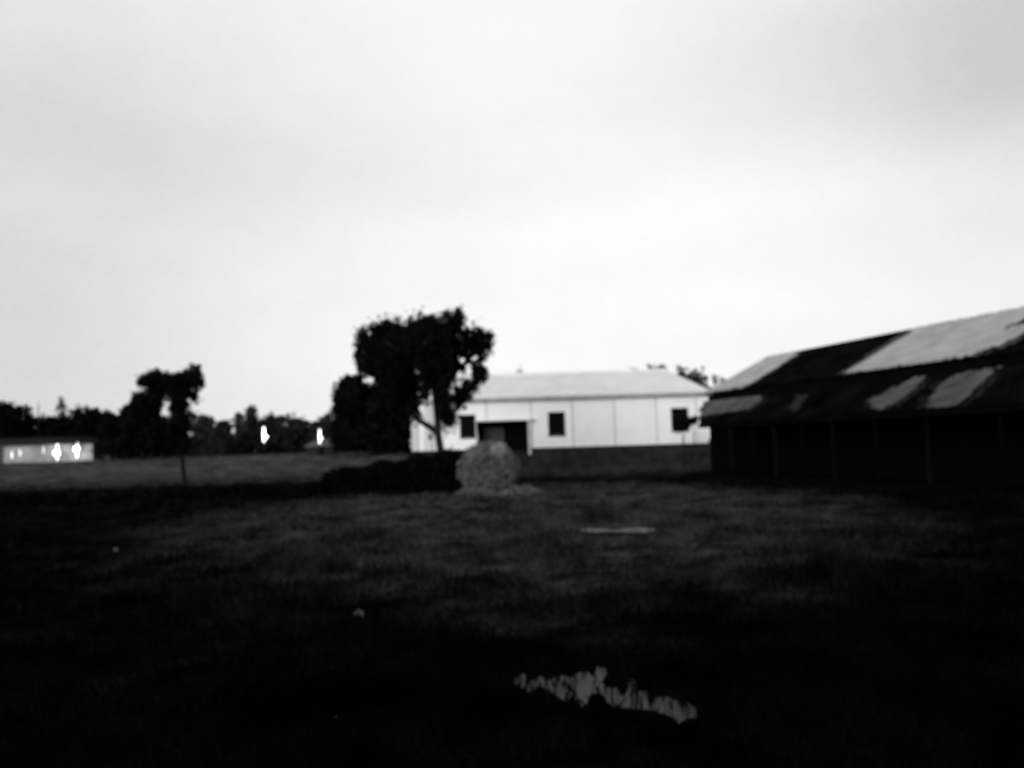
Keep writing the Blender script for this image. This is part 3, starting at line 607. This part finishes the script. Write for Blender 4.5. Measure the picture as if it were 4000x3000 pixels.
lamp('thin lamp midway along the low lit building', 170, 1760, BD - .5, .9, .05, 8, 'lamp_dim')
def field_lamp(label, px, y0, y1, D, power, globe, wdt):
    c = P(px, (y0 + y1) / 2, D); h = (y1 - y0) * D / FPX
    t = lamp(label, px, (y0 + y1) / 2, D, h, wdt, power, globe=globe)
    MB().tube([(c.x, D + .12, float(gz(c.x, D)) - .1), (c.x, D + .12, c.z + h / 2)], [.05, .04], 6).build('pole', M['bark_dark'], t)
field_lamp('white tube lamp on a pole amid the trees, left of the pair', 1031, 1668, 1727, 80, 110, (.24, -.25, .17), .19)
field_lamp('slimmer white tube lamp above the low grey hut roof', 1249, 1676, 1734, 82, 60, (.20, -.22, .10), .15)
# low hut under the right lamp
hD = 84.0; a, c_ = P(1192, 1750, hD).x, P(1308, 1750, hD).x; g0 = float(gz((a + c_) / 2, hD)); z1, z2 = P(1250, 1742, hD).z, P(1250, 1716, hD + 1.5).z
hut = thing('hut', 'low grey roofed hut beneath the slim lamp', 'hut', ((a + c_) / 2, hD, g0))
MB().box((a + .2, hD, g0 - .2), (c_ - .2, hD + 3, z1)).build('wall', M['hutwall'], hut)
V = [(a - .1, hD - .3, z1), (c_ + .1, hD - .3, z1), (c_ + .1, hD + 3.3, z1), (a - .1, hD + 3.3, z1), (a + .9, hD + 1.5, z2), (c_ - .8, hD + 1.5, z2)]
V += [(x, y, z - .06) for x, y, z in V[:4]]
raw('roof', V, [(0, 1, 5, 4), (1, 2, 5), (2, 3, 4, 5), (3, 0, 4), (0, 6, 7, 1), (1, 7, 8, 2), (2, 8, 9, 3), (3, 9, 6, 0), (6, 9, 8, 7)], M['hut'], hut)
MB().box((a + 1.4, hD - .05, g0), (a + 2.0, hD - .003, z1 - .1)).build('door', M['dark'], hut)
# thin pole far left
c = P(150, 1640, 92); MB().tube([(c.x, 92, float(gz(c.x, 92)) - .1), (c.x, 92, P(148, 1572, 92).z)], [.09, .05], 6).build('utility_pole', M['bark_dark'])
tag(bpy.data.objects['utility_pole'], 'thin tall pole standing left of the slim pale tree', 'pole')

# ------------------------------------------------------------------ scraps lying in the grass
for px, py, s, lab in ((452, 2153, .05, 'pale crumpled scrap far left in the yard grass'), (1402, 2416, .045, 'small white scrap in the middle of the dark grass'), (1308, 2825, .012, 'tiny pale speck near the bottom of the yard')):
    d = ray(px, py); k = EYE / -d.z; x, y = d.x * k, d.y * k; z = float(gz(x, y)) + .02; V = []; F = []
    for i in range(7):
        for j in range(7):
            V.append((x + (i - 3) / 3 * s + random.uniform(-1, 1) * s * .1, y + (j - 3) / 3 * s, z + s * (1.3 - .12 * ((i - 3) ** 2 + (j - 3) ** 2) * .6) + random.uniform(-1, 1) * s * .2))
    for i in range(6):
        for j in range(6): q = i * 7 + j; F.append((q, q + 7, q + 8, q + 1))
    tag(raw('paper_scrap', V, F, M['litter']), lab, 'litter', 'scraps lying in the yard grass')

# ------------------------------------------------------------------ unseen blocker added behind the camera to shade the near yard
hb = thing('shade_blocker', 'unseen dark block added to shade the near yard', 'shade_blocker', (0, -4, 0))
MB().box((-16, -12, -.3), (16, -3.2, 3.4)).build('wall', M['timber'], hb)
V = [(-17, -13, 3.4), (17, -13, 3.4), (17, -2.2, 3.4), (-17, -2.2, 3.4), (-14, -7.6, 6.4), (14, -7.6, 6.4)]
raw('roof', V, [(3, 2, 5, 4), (2, 1, 5), (1, 0, 4, 5), (0, 3, 4), (0, 1, 2, 3)], M['rust'], hb)
